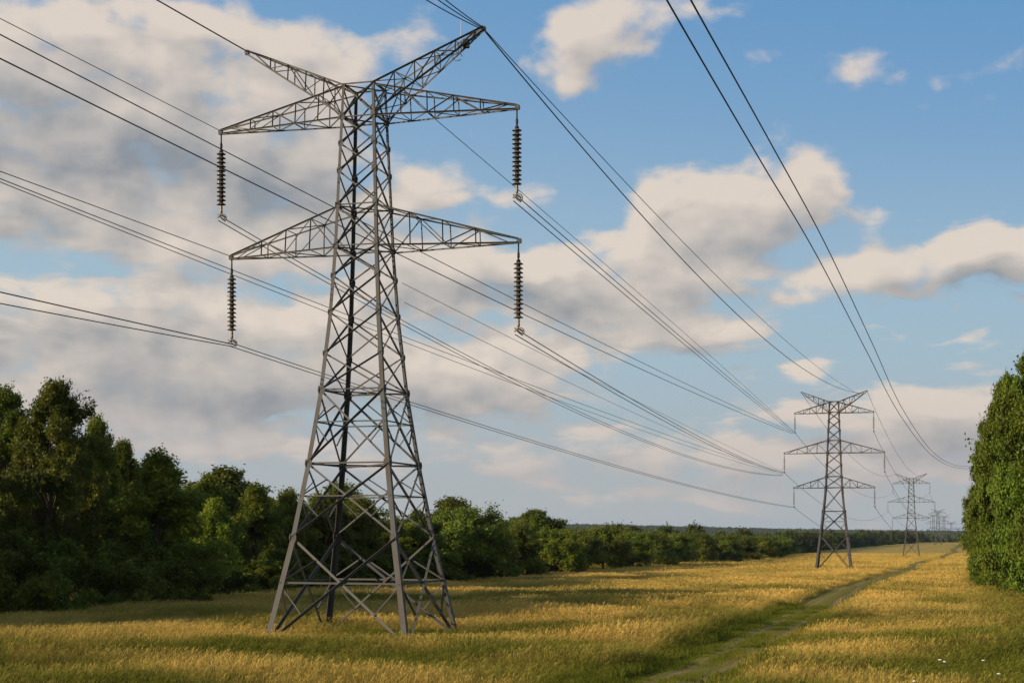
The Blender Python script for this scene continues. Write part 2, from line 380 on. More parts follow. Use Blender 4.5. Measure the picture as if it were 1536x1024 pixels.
TSIZE = {}
def make_tree_meshes(id_, seed, H, Rr, base, nl, leaf, lobes=70, skirt=0.15, top=0.35, lean=0.0, twig=26, lr=(.20, .36), ex=.45, dome=False):
    """H height, Rr crown radius, base crown-base fraction; returns (trunk mesh, crown mesh)"""
    rg = np.random.default_rng(seed)
    def env(t): return Rr*np.clip(np.sin(PI*np.clip(t*(1-skirt)+skirt, 0, 1))**ex*(1-top*t), 0.1, None)
    C = []; RL = []
    zb = H*base
    for i in range(lobes):
        t = rg.beta(1.15, 1.0); a = rg.uniform(0, 2*PI); e = env(t)*(1+0.22*math.sin(3*a+seed)+0.15*math.sin(5*a+seed*2+t*7))
        rr = e*rg.uniform(0.35, 0.88 if lr[0] > .15 else 1.13) if t < 0.9 else e*rg.uniform(0, 0.6)
        C.append((rr*math.cos(a)+lean*t*H, rr*math.sin(a), zb+t*(H-zb)*0.93)); RL.append(Rr*rg.uniform(*lr)*(1-0.35*t))
    if dome:                                  # a round-headed crown whose foliage reaches the ground
        C = []; RL = []
        for i in range(lobes):
            a = rg.uniform(0, 2*PI); u = rg.uniform(-0.25, 1.0); q = rg.uniform(0.55, 0.84)
            c_ = math.sqrt(max(0, 1-max(u, 0)**2.4)); wob = 1+.12*math.sin(3*a+seed)
            C.append((Rr*q*c_*math.cos(a)*wob, Rr*q*c_*math.sin(a)*wob, H*(.28+.60*q/.84*u))); RL.append(Rr*rg.uniform(*lr))
    C = np.array(C); RL = np.array(RL)
    # twigs carry the leaves, so the outline is ragged
    nt = lobes*twig; li = np.repeat(np.arange(lobes), twig)
    dr = rg.normal(size=(nt, 3)); dr /= np.linalg.norm(dr, axis=1)[:, None]; dr[:, 2] = dr[:, 2]*0.8+0.12
    out = C[li]-np.array([lean*H*.5, 0, zb+(H-zb)*0.4]); out /= np.linalg.norm(out, axis=1)[:, None]
    dr = dr+out*0.45; ln = RL[li]*rg.uniform(0.65, 1.25, nt)*np.where(rg.random(nt) < .06, 1.2, 1)
    ti = rg.integers(0, nt, nl); s = rg.uniform(0.30, 1.0, nl)**0.7
    pos = C[li[ti]]+dr[ti]*(ln[ti]*s)[:, None]+rg.normal(size=(nl, 3))*leaf*0.8
    keep = pos[:, 2] > 0.15; pos = pos[keep]; ti = ti[keep]; nl = len(pos)
    nrm = rg.normal(size=(nl, 3))+out[ti]*0.9+np.array([0, 0, 0.5]); nrm /= np.linalg.norm(nrm, axis=1)[:, None]
    a1 = np.cross(nrm, rg.normal(size=(nl, 3))); a1 /= np.linalg.norm(a1, axis=1)[:, None]; a2 = np.cross(nrm, a1)
    L = (leaf*rg.uniform(0.55, 1.25, nl))[:, None]
    v = np.stack([pos-a1*L*.6, pos+a2*L*.38+nrm*L*.06, pos+a1*L*.6, pos-a2*L*.38+nrm*L*.06], 1).reshape(-1, 3)
    f = np.arange(nl*4).reshape(-1, 4)
    clump = rg.random(lobes)
    vv = np.clip(0.45*rg.random(nl)+0.55*clump[li[ti]], 0, 1)
    TSIZE[id_] = (float(np.percentile(pos[:, 2], 99.6)), float(np.percentile(np.abs(pos[:, :2]-np.array([lean*H*.5, 0])), 98.5)))
    crown = np_mesh("crown", v, f, {'v': np.repeat(vv, 4)})
    bm = bmesh.new(); tr = max(0.10, H*0.016)
    pts = [(lean*H*t*t+0.15*math.sin(seed+4*t), 0.15*math.cos(seed*2+5*t), -0.3+t*H*0.88+0) for t in (0, .05, .15, .3, .45, .6, .75, .9)]
    polytube(bm, pts, [tr*1.7, tr*1.2, tr, tr*.85, tr*.65, tr*.45, tr*.28, tr*.12])
    for i in range(min(lobes, 26)):
        t = (C[i][2]/H)*0.62; b0 = Vector((lean*H*t*t, 0, t*H)); c = Vector(C[i]); mid = b0.lerp(c, .5)+Vector((0, 0, -0.02*H))
        r = tr*0.42*(1-t*0.5); polytube(bm, [b0, mid, c], [r, r*.6, r*.2], 5)
    return bm_mesh("trunk", bm, True), crown

TREES = {
 'dome':   make_tree_meshes('dome', 51, 9, 4.3, 0.0, 40000, 0.22, 80, .3, .1, 0.0, 26, (.17, .30), .45, True),
 'dome_b': make_tree_meshes('dome_b', 57, 10, 4.0, 0.0, 40000, 0.22, 70, .3, .1, 0.0, 26, (.18, .36), .45, True),
 'tall':   make_tree_meshes('tall', 3, 14, 3.6, 0.14, 78000, 0.18, 110, .16, .10),
 'tall_b': make_tree_meshes('tall_b', 8, 14, 4.0, 0.12, 78000, 0.18, 100, .16, .0, 0.03),
 'round':  make_tree_meshes('round', 5, 10, 4.3, 0.08, 42000, 0.24, 85, .25, .10),
 'round_b':make_tree_meshes('round_b', 11, 10, 3.9, 0.10, 40000, 0.24, 75, .22, .22, -0.02),
 'cone':   make_tree_meshes('cone', 17, 11, 3.3, 0.06, 52000, 0.18, 85, .26, .42),
 'bush':   make_tree_meshes('bush', 23, 4, 2.6, 0.0, 15000, 0.19, 42, .35, .15),
 'wall':   make_tree_meshes('wall', 31, 19, 5.4, 0.02, 105000, 0.24, 120, .26, .12, 0.0, 34, (.10, .34), .32),
 'wall_b': make_tree_meshes('wall_b', 37, 16, 4.8, 0.01, 88000, 0.24, 105, .28, .08, 0.0, 34, (.10, .36), .30),
}
VARIANT = {}
def tree(kind, x, y, h, wid, label, group=None, leafm=None, rz=None, name=None):
    """h height in metres, wid crown width in metres"""
    leafm = leafm or M_LEAF; tm, cm = TREES[kind]
    key = (kind, leafm.name)
    if key not in VARIANT:
        c2 = cm.copy(); c2.materials.clear(); c2.materials.append(leafm); VARIANT[key] = c2
        if not tm.materials: tm.materials.append(M_BARK)
    H0, R0 = TSIZE[kind]; rr = random.Random(int(x*131+y*17))
    nm = name or ('bush' if kind == 'bush' else 'broadleaf_tree')
    e = empty(nm, (x, y, gz(x, y)), rr.uniform(0, 6.28) if rz is None else rz, label, 'bush' if nm == 'bush' else 'tree', group)
    w = wid/2/R0; e.scale = (w, w, h/H0)
    t = link('trunk', tm, None, e); c = link('crown', VARIANT[key], None, e)
    return e
def ptree(kind, px, top, wpx, Y, label, group=None, leafm=None, name=None):
    x = (px-CX)/F*Y; h = (CZ+(HY-top)/F*Y)-gz(x, Y)
    return tree(kind, x, Y, h, wpx/F*Y, label, group, leafm, None, name)

GL = 'trees along the left edge of the meadow'
LEFT = [ # kind, px, top y, width px, depth, label
 ('tall', 8, 588, 150, 99, "tall dark tree cut off by the left edge of the picture"),
 ('tall_b', 72, 577, 140, 96, "tallest dark tree of the left wood with a broad domed top"),
 ('tall', 146, 630, 95, 103, "slender tree with a forked airy top right of the tallest one"),
 ('tall_b', 184, 664, 70, 108, "thin-leaved tree with sky showing through its small top"),
 ('cone', 238, 683, 150, 100, "pointed green tree with visible trunk standing foremost beside the shaded meadow"),
 ('round_b', 318, 716, 95, 128, "dark flat-topped tree behind the yellow-green bushy one"),
 ('round', 322, 752, 82, 114, "yellow-green bushy tree left of the big pylon"),
 ('cone', 383, 731, 96, 122, "dark upright tree just left of the big pylon's left leg"),
 ('round', 432, 738, 90, 132, "rounded tree behind the left legs of the big pylon"),
 ('round_b', 486, 748, 90, 136, "dark tree seen between the left legs of the big pylon"),
 ('round', 540, 750, 90, 140, "dark tree seen through the middle of the big pylon"),
 ('cone', 590, 778, 70, 146, "small-topped dark tree behind the right front leg of the big pylon"),
 ('round_b', 630, 768, 80, 150, "rounded tree seen between the right legs of the big pylon"),
 ('dome', 703, 763, 128, 158, "large dome-shaped dark tree just right of the big pylon"),
 ('dome_b', 772, 783, 84, 176, "dark tree right of the large dome-shaped one"),
 ('cone', 800, 777, 30, 196, "thin light treetop poking above the wood right of the dome-shaped tree"),
 ('dome', 832, 794, 84, 196, "lit rounded tree in front of the dark gap"),
 ('dome_b', 868, 794, 70, 214, "dark-sided tree left of the domed lone crown"),
 ('dome', 906, 790, 88, 222, "domed tree standing at the point where the wood steps forward"),
 ('dome_b', 948, 797, 66, 252, "pale green tree behind the small bush at the meadow edge"),
 ('dome_b', 976, 798, 64, 262, "leaning pointed tree near the middle of the wood edge"),
 ('dome', 1012, 800, 62, 282, "dark rounded tree in the middle of the wood edge"),
 ('dome_b', 1044, 799, 60, 305, "broad-topped tree in the middle of the wood edge"),
 ('dome', 1082, 803, 62, 335, "lit tree left of the second pylon, nearest of the far group"),
 ('dome_b', 1112, 805, 52, 362, "dark narrow tree left of the second pylon"),
 ('dome', 1140, 804, 52, 392, "rounded lit tree left of the second pylon"),
 ('dome_b', 1170, 805, 50, 425, "last distinct tree before the second pylon"),
]
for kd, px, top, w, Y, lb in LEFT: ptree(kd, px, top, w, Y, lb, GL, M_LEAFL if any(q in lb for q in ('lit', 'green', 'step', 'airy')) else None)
# second rank, closing the gaps
for i, (kd, px, top, w, Y) in enumerate([('round', 40, 640, 160, 118), ('round_b', 130, 680, 150, 122), ('tall', 205, 705, 120, 124), ('round', 280, 735, 120, 138), ('round_b', 355, 752, 120, 140),
    ('round', 410, 752, 110, 150), ('dome_b', 465, 760, 110, 158), ('dome', 520, 764, 110, 166), ('dome_b', 580, 782, 100, 172), ('dome', 660, 775, 110, 180), ('dome', 740, 780, 100, 198),
    ('round_b', 800, 797, 90, 222), ('dome', 850, 799, 90, 245), ('dome', 935, 799, 80, 275), ('dome', 990, 800, 80, 315), ('dome_b', 1060, 802, 70, 365), ('dome', 1120, 803, 60, 420)]):
    ptree(kd, px, top, w, Y, "dark crown in the second rank of the left wood, filling the gaps between foremost trees", 'second-rank trees of the left wood')
# the wood goes on outside the frame on the left ; unseen trees added there, sized to shade its edge
for i, (kd, x, y, h, w) in enumerate([('tall', -40, 84, 15, 9), ('tall_b', -50, 93, 11, 9), ('round', -46, 70, 12, 10), ('tall', -38, 74, 15, 10), ('tall_b', -37, 81, 13, 9), ('tall', -47, 62, 16, 11), ('tall_b', -56, 69, 17, 11), ('tall', -44, 68, 15, 10), ('tall_b', -64, 80, 17, 11), ('tall', -58, 78, 15, 10), ('tall_b', -49, 104, 11, 9), ('round', -62, 62, 12, 10),
    ('round_b', -58, 112, 14, 10), ('tall', -44, 116, 14, 9), ('round', -66, 96, 14, 10), ('tall_b', -38, 131, 13, 9), ('round', -50, 130, 13, 10), ('round', -38, 146, 12, 10), ('round_b', -30, 160, 12, 11), ('round', -20, 176, 11, 11),
    ('round', -8, 200, 10, 11), ('round_b', 4, 232, 9, 11)]):
    tree(kd, x, y, h, w, "mostly unseen leafy tree added to fill the left wood and shade its edge", 'inner trees of the left wood')
# bushes at the foot
BUSH = [(15, 800, 120, 90), (95, 812, 110, 90), (170, 815, 110, 93), (232, 822, 100, 95), (285, 848, 70, 98), (330, 840, 90, 112), (392, 838, 90, 120), (450, 838, 90, 128), (505, 836, 90, 133), (560, 838, 80, 138), (612, 836, 80, 146), (668, 832, 80, 152), (738, 830, 80, 160),
        (790, 832, 60, 178), (852, 830, 60, 200), (940, 826, 44, 238), (1000, 822, 40, 268), (1095, 822, 34, 320)]
BL = ["low dark bush at the left edge of the picture", "low dark bush under the tallest tree", "dark bush under the slender forked tree", "bush at the foot of the pointed green tree", "small sprawling bush at the near corner of the wood beside sunlit grass",
      "bush under the yellow-green tree", "bush at the foot of the upright tree left of the big pylon", "bush behind the left legs of the big pylon", "bush seen low through the middle of the big pylon", "bush behind the right front leg of the big pylon",
      "bush between the right legs of the big pylon", "bush at the left foot of the dome-shaped tree", "bush at the right foot of the dome-shaped tree", "low bush right of the dome-shaped tree", "bush left of the domed tree at the step of the wood",
      "light green bush standing forward of the wood edge", "small bush in the middle of the wood edge", "small lit bush left of the second pylon"]
for (px, top, w, Y), lb in zip(BUSH, BL): ptree('bush', px, top, w, Y, lb, 'bushes along the foot of the left wood')

# right-hand wood: a wall of leaves down to the grass
GR_ = 'trees of the right wood'
RIGHT = [('wall', 1580, 508, 190, 108, "tallest bright green tree at the right edge of the picture"),
 ('wall_b', 1535, 542, 112, 118, "bright green tree whose top steps down just left of the tallest one"),
 ('wall_b', 1507, 566, 100, 128, "leafy green tree with a notched shoulder above the cloud at right"),
 ('wall', 1496, 590, 98, 140, "slim green tree at the left side of the right wood"),
 ('wall_b', 1492, 620, 88, 160, "green tree farther along the right wood beside the track"),
 ('wall', 1490, 668, 88, 205, "small-looking green tree farthest along the right wood"),
 ('wall_b', 1630, 560, 200, 94, "green tree mostly outside the right edge of the picture")]
RIGHT = [(kd, px+7+3*(i % 2), top-16+9*(i % 3), w*(1 if kd == 'wall' else .94), Y*1.06, lb) for i, (kd, px, top, w, Y, lb) in enumerate(RIGHT)]
for kd, px, top, w, Y, lb in RIGHT: ptree(kd, px, top, w, Y, lb, GR_, M_LEAF2)
ptree('tall', 1481, 652, 62, 150, "slender tree leaning out of the right wood nearest the sky gap", GR_, M_LEAF2)
ptree('dome_b', 1478, 742, 66, 168, "low rounded tree at the front corner of the right wood", GR_, M_LEAF2)
for (px, top, w, Y), lb in zip([(1474, 836, 44, 146), (1496, 838, 50, 131), (1520, 846, 44, 121), (1545, 838, 60, 114), (1470, 806, 40, 200)],
      ["small scrub bush nearest the track at the foot of the right wood", "second scrub bush from the track at the foot of the right wood", "low scrub bush beside the greener grass at the foot of the right wood",
       "scrub bush cut by the right edge of the picture", "far small bush where the track meets the right wood"]):
    ptree('bush', px, top, w, Y, lb, 'bushes at the foot of the right wood', M_LEAF2)
for x, y, h in [(62, 140, 15), (58, 118, 14), (70, 165, 15), (82, 200, 15), (95, 250, 14)]:
    tree('wall_b', x, y, h, 9, "leafy tree farther back inside the right wood", 'inner trees of the right wood', M_LEAF2)

# ------------------------------------------------------------------ instanced stuff through geometry nodes
def scatter(name, pts, rot, scl, src, label, cat):
    me = bpy.data.meshes.new(name); n = len(pts); me.vertices.add(n); me.vertices.foreach_set('co', np.asarray(pts, np.float32).ravel())
    a = me.attributes.new('rz', 'FLOAT_VECTOR', 'POINT'); a.data.foreach_set('vector', np.asarray(rot, np.float32).ravel())
    a = me.attributes.new('sc', 'FLOAT_VECTOR', 'POINT'); a.data.foreach_set('vector', np.asarray(scl, np.float32).ravel())
    o = bpy.data.objects.new(name, me); COL.objects.link(o)
    g = bpy.data.node_groups.new(name, 'GeometryNodeTree')
    g.interface.new_socket("Geometry", in_out='INPUT', socket_type='NodeSocketGeometry'); g.interface.new_socket("Geometry", in_out='OUTPUT', socket_type='NodeSocketGeometry')
    N = g.nodes; gi = N.new('NodeGroupInput'); go = N.new('NodeGroupOutput'); ip = N.new('GeometryNodeInstanceOnPoints')
    oi = N.new('GeometryNodeObjectInfo'); oi.inputs['Object'].default_value = src; oi.inputs['As Instance'].default_value = True
    ar = N.new('GeometryNodeInputNamedAttribute'); ar.data_type = 'FLOAT_VECTOR'; ar.inputs[0].default_value = 'rz'
    as_ = N.new('GeometryNodeInputNamedAttribute'); as_.data_type = 'FLOAT_VECTOR'; as_.inputs[0].default_value = 'sc'
    L = g.links; L.new(gi.outputs[0], ip.inputs['Points']); L.new(oi.outputs['Geometry'], ip.inputs['Instance'])
    L.new(ar.outputs[0], ip.inputs['Rotation']); L.new(as_.outputs[0], ip.inputs['Scale']); L.new(ip.outputs[0], go.inputs[0])
    md = o.modifiers.new("scatter", 'NODES'); md.node_group = g
    return tag(o, label, cat, kind='stuff')

# far woods
rg = np.random.default_rng(5)
def src_obj(name, me, mat):
    me = me.copy(); me.materials.clear(); me.materials.append(mat); return bpy.data.objects.new(name, me)
_, far_a = make_tree_meshes('far_a', 41, 10, 4.2, 0.02, 5200, 0.55, 40, .3, .15)
_, far_b = make_tree_meshes('far_b', 43, 11, 3.8, 0.02, 5200, 0.55, 36, .3, .35)
_, far_c = make_tree_meshes('far_c', 47, 10, 4.5, 0.0, 900, 1.5, 18, .3, .15)
def wood(name, n, ylo, yhi, test, src, label, s0=0.8, s1=1.25, src_id='far_a'):
    q = 10.0/TSIZE[src_id][0]
    Y = np.sqrt(rg.uniform(ylo**2, yhi**2, n)); X = rg.uniform(-0.25, 0.42, n)*Y
    k = test(X, Y); X, Y = X[k], Y[k]; Z = ground(X, Y)-0.5; m = len(X)
    s = rg.uniform(s0, s1, m)*q; rot = np.zeros((m, 3)); rot[:, 2] = rg.uniform(0, 6.28, m)
    sc = np.stack([s*1.1, s*1.1, s*rg.uniform(.75, 1.15, m)], -1)
    scatter(name, np.stack([X, Y, Z], -1), rot, sc, src, label, 'forest')
leftof = lambda X, Y: (X < XB(Y)-6)
wood('valley_wood', 9000, 320, 900, lambda X, Y: leftof(X, Y) & (X > -0.12*Y), src_obj('src_a', far_a, M_LEAF3), "unbroken dark wood filling the valley left of the meadow", .55, .85, 'far_a')
wood('distant_wood', 13000, 700, 1900, lambda X, Y: (leftof(X, Y) | (Y > 1330)), src_obj('src_b', far_b, M_LEAF3), "distant dark wood beyond the end of the meadow", .6, .95, 'far_b')
wood('ridge_forest', 30000, 1900, 4600, lambda X, Y: Y > 0, src_obj('src_c', far_c, M_LEAF3), "bluish forest covering the low ridge on the horizon", .9, 1.4, 'far_c')

# ------------------------------------------------------------------ grass
def clump(seed, n, rad, h0, h1, w, heads=0.4, lean=0.35):
    r = np.random.default_rng(seed); V = []; Fc = []; A = []
    for i in range(n):
        a = r.uniform(0, 2*PI); q = rad*math.sqrt(r.random()); x, y = q*math.cos(a), q*math.sin(a)
        h = r.uniform(h0, h1); la = r.normal(0.4, 1.2); ln = abs(r.normal(0, lean))*h
        dx, dy = math.cos(la)*ln, math.sin(la)*ln; fa = r.uniform(0, PI); wx, wy = math.cos(fa)*w, math.sin(fa)*w
        b = len(V); val = r.random()
        for t, ww in ((0, 1), (0.5, .8), (0.85, .5)):
            cx, cy, cz = x+dx*t*t, y+dy*t*t, h*t
            V += [(cx-wx*ww*.5, cy-wy*ww*.5, cz), (cx+wx*ww*.5, cy+wy*ww*.5, cz)]
        V += [(x+dx*1.1, y+dy*1.1, h*0.97), (x+dx*1.1, y+dy*1.1, h*0.975)]
        Fc += [(b, b+1, b+3, b+2), (b+2, b+3, b+5, b+4), (b+4, b+5, b+7, b+6)]; A += [val]*8
        if r.random() < heads:
            c = len(V); hx, hy, hz = x+dx*.85, y+dy*.85, h*.86; e = w*1.9
            V += [(hx-wx*.2, hy-wy*.2, hz), (hx+wx*1.3, hy+wy*1.3, hz+h*.07), (hx+dx*.25, hy+dy*.25, hz+h*.17), (hx-wx*1.3, hy-wy*1.3, hz+h*.07)]
            Fc += [(c, c+1, c+2, c+3)]; A += [min(1, val+.3)]*4
    return np_mesh("grass", V, Fc, {'v': A})
def grass(name, n, ylo, yhi, src, label, hf, marg=1.12, extra=None):
    Y = np.sqrt(rg.uniform(ylo**2, yhi**2, n)); X = rg.uniform(-0.345*marg, 0.345*marg+(0.30 if yhi <= 100 else 0.04), n)*Y
    d = X-pathX(Y); s = hf(X, Y, d)
    s = s*np.where((X < XB(Y)-3), 0.6, 1)
    k = (s > 0.03) & (X > XB(Y)-14) & (X < 0.37*Y+20); X, Y, s = X[k], Y[k], s[k]; m = len(X)
    rot = np.zeros((m, 3)); rot[:, 2] = rg.normal(0, 0.8, m); rot[:, 0] = rg.normal(0, .08, m)
    sc = np.stack([np.sqrt(s)*1.05, np.sqrt(s)*1.05, s], -1)*rg.uniform(.8, 1.2, m)[:, None]
    return scatter(name, np.stack([X, Y, ground(X, Y)-0.01], -1), rot, sc, src, label, 'grass')
def pn(X, Y, s): return 0.5+0.25*(np.sin(X*s+1.7*np.sin(Y*s*.7))+np.sin(Y*s*1.3+2.1*np.sin(X*s*.6)+2))
def h_tall(X, Y, d):
    s = 0.62+0.55*pn(X, Y, .35)
    s = s*sm((np.where(d < 0, -d-1.9, d-1.35))/1.2); s = s*(1-0.5*np.exp(-(((X+6.5)/5)**2+((Y-65)/5)**2))); s = np.where((np.abs(d) > 1.2) & (rg.random(len(X)) < 0.35*pn(X, Y, .12)), s*.6, s)
    return s
def h_short(X, Y, d):
    onrut = np.exp(-((np.abs(d)-0.70)/0.2)**2)
    inp = (d > -2.0) & (d < 1.4)
    onrut = np.exp(-((np.abs(d)-0.70)/0.24)**2)
    return np.where(inp, (0.50-0.52*onrut)*(0.5+pn(X, Y, .8)), 0.95)
A_ = src_obj('src_t', clump(1, 64, .38, .32, .74, .012, .40), M_GR)
B_ = src_obj('src_m', clump(2, 70, .40, .18, .40, .017, .1), M_GR2)
C_ = src_obj('src_f', clump(4, 80, .95, .28, .58, .030, .3), M_GR)
D_ = src_obj('src_g', clump(6, 90, 2.2, .25, .55, .060, .3), M_GR)
grass('meadow_grass', 30000, 34, 100, A_, "tall dry golden grass with seed heads filling the near meadow", h_tall)
grass('green_grass', 35000, 34, 100, B_, "shorter green grass growing under the tall golden stems and on the track", h_short)
grass('mid_meadow_grass', 24000, 96, 215, C_, "golden grass of the middle meadow beyond the big pylon", h_tall, 1.05)
grass('far_meadow_grass', 22000, 210, 560, D_, "pale golden grass of the far meadow around the second pylon", lambda X, Y, d: h_tall(X, Y, d)*.9, 1.0)

# white flowers by the lower right corner
def flower(px, py, label):
    Y = CZ*F/(py-HY)*1.02; 
    for _ in range(6): x = (px-CX)/F*Y; Y = (CZ-gz(x, Y)-0.66)*F/(py-HY)
    x = (px-CX)/F*Y; e = empty('wildflower', (x, Y, gz(x, Y)), 0, label, 'flower', 'white wildflowers in the near grass')
    bm = bmesh.new(); polytube(bm, [(0, 0, 0), (.02, 0, .3), (.0, .01, .64)], [.006, .005, .004], 5); link('stalk', bm_mesh('stalk', bm), M_STALK, e)
    bm = bmesh.new(); rr = random.Random(int(px))
    for i in range(34):
        a = i*2.4; q = .045*math.sqrt(i/34); c = Vector((q*math.cos(a), q*math.sin(a), .67-2.2*q*q+rr.uniform(-.012, .012)))
        bmesh.ops.create_icosphere(bm, subdivisions=1, radius=rr.uniform(.011, .017), matrix=Matrix.Translation(c) @ Matrix.Scale(.55, 4, (0, 0, 1)))
    link('flower_head', bm_mesh('flower_head', bm, True), M_PETAL, e)
for px, py, lb in [(1410, 989, "white flower head left of its neighbour in the lower right grass"), (1417, 992, "second white flower head touching its left neighbour in the lower right grass"), (1475, 990, "faint white flower head midway between the paired flowers and the right edge"),
                   (1498, 1010, "brightest white flower head close to the lower right corner"), (1372, 1021, "white flower head at the very bottom edge of the picture")]: flower(px, py, lb)

# ------------------------------------------------------------------ steel lattice
def angle(bm, p0, p1, w, up, t=None, flip=False):
    """an L-profile bar from p0 to p1; flanges lie along 'up' and its cross direction"""
    p0, p1, up = Vector(p0), Vector(p1), Vector(up); t = t or w*0.16
    d = (p1-p0); 
    if d.length < 1e-4: return
    d.normalize(); a = up-d*up.dot(d)
    if a.length < 1e-4: a = d.orthogonal()
    a.normalize(); b = d.cross(a)
    if flip: b = -b
    prof = [(0, 0), (w, 0), (w, t), (t, t), (t, w), (0, w)]
    c = w*0.3
    r0 = [bm.verts.new(p0+a*(x-c)+b*(y-c)) for x, y in prof]; r1 = [bm.verts.new(p1+a*(x-c)+b*(y-c)) for x, y in prof]
    for i in range(6): bm.faces.new((r0[i], r0[(i+1) % 6], r1[(i+1) % 6], r1[i]))
    bm.faces.new(r0[::-1]); bm.faces.new(r1)
def plate(bm, c, n, s, t=0.03):
    n = Vector(n).normalized(); a = Vector((0, 0, 1)); a = (a-n*a.dot(n)).normalized(); b = n.cross(a); c = Vector(c); vs = []
    for k in (-t/2, t/2): vs.append([bm.verts.new(c+n*k+a*s*y+b*s*x) for x, y in ((-.8, -1), (.8, -1), (1, 0), (.8, 1), (-.8, 1), (-1, 0))])
    bm.faces.new(vs[0][::-1]); bm.faces.new(vs[1])
    for i in range(6): bm.faces.new((vs[0][i], vs[0][(i+1) % 6], vs[1][(i+1) % 6], vs[1][i]))

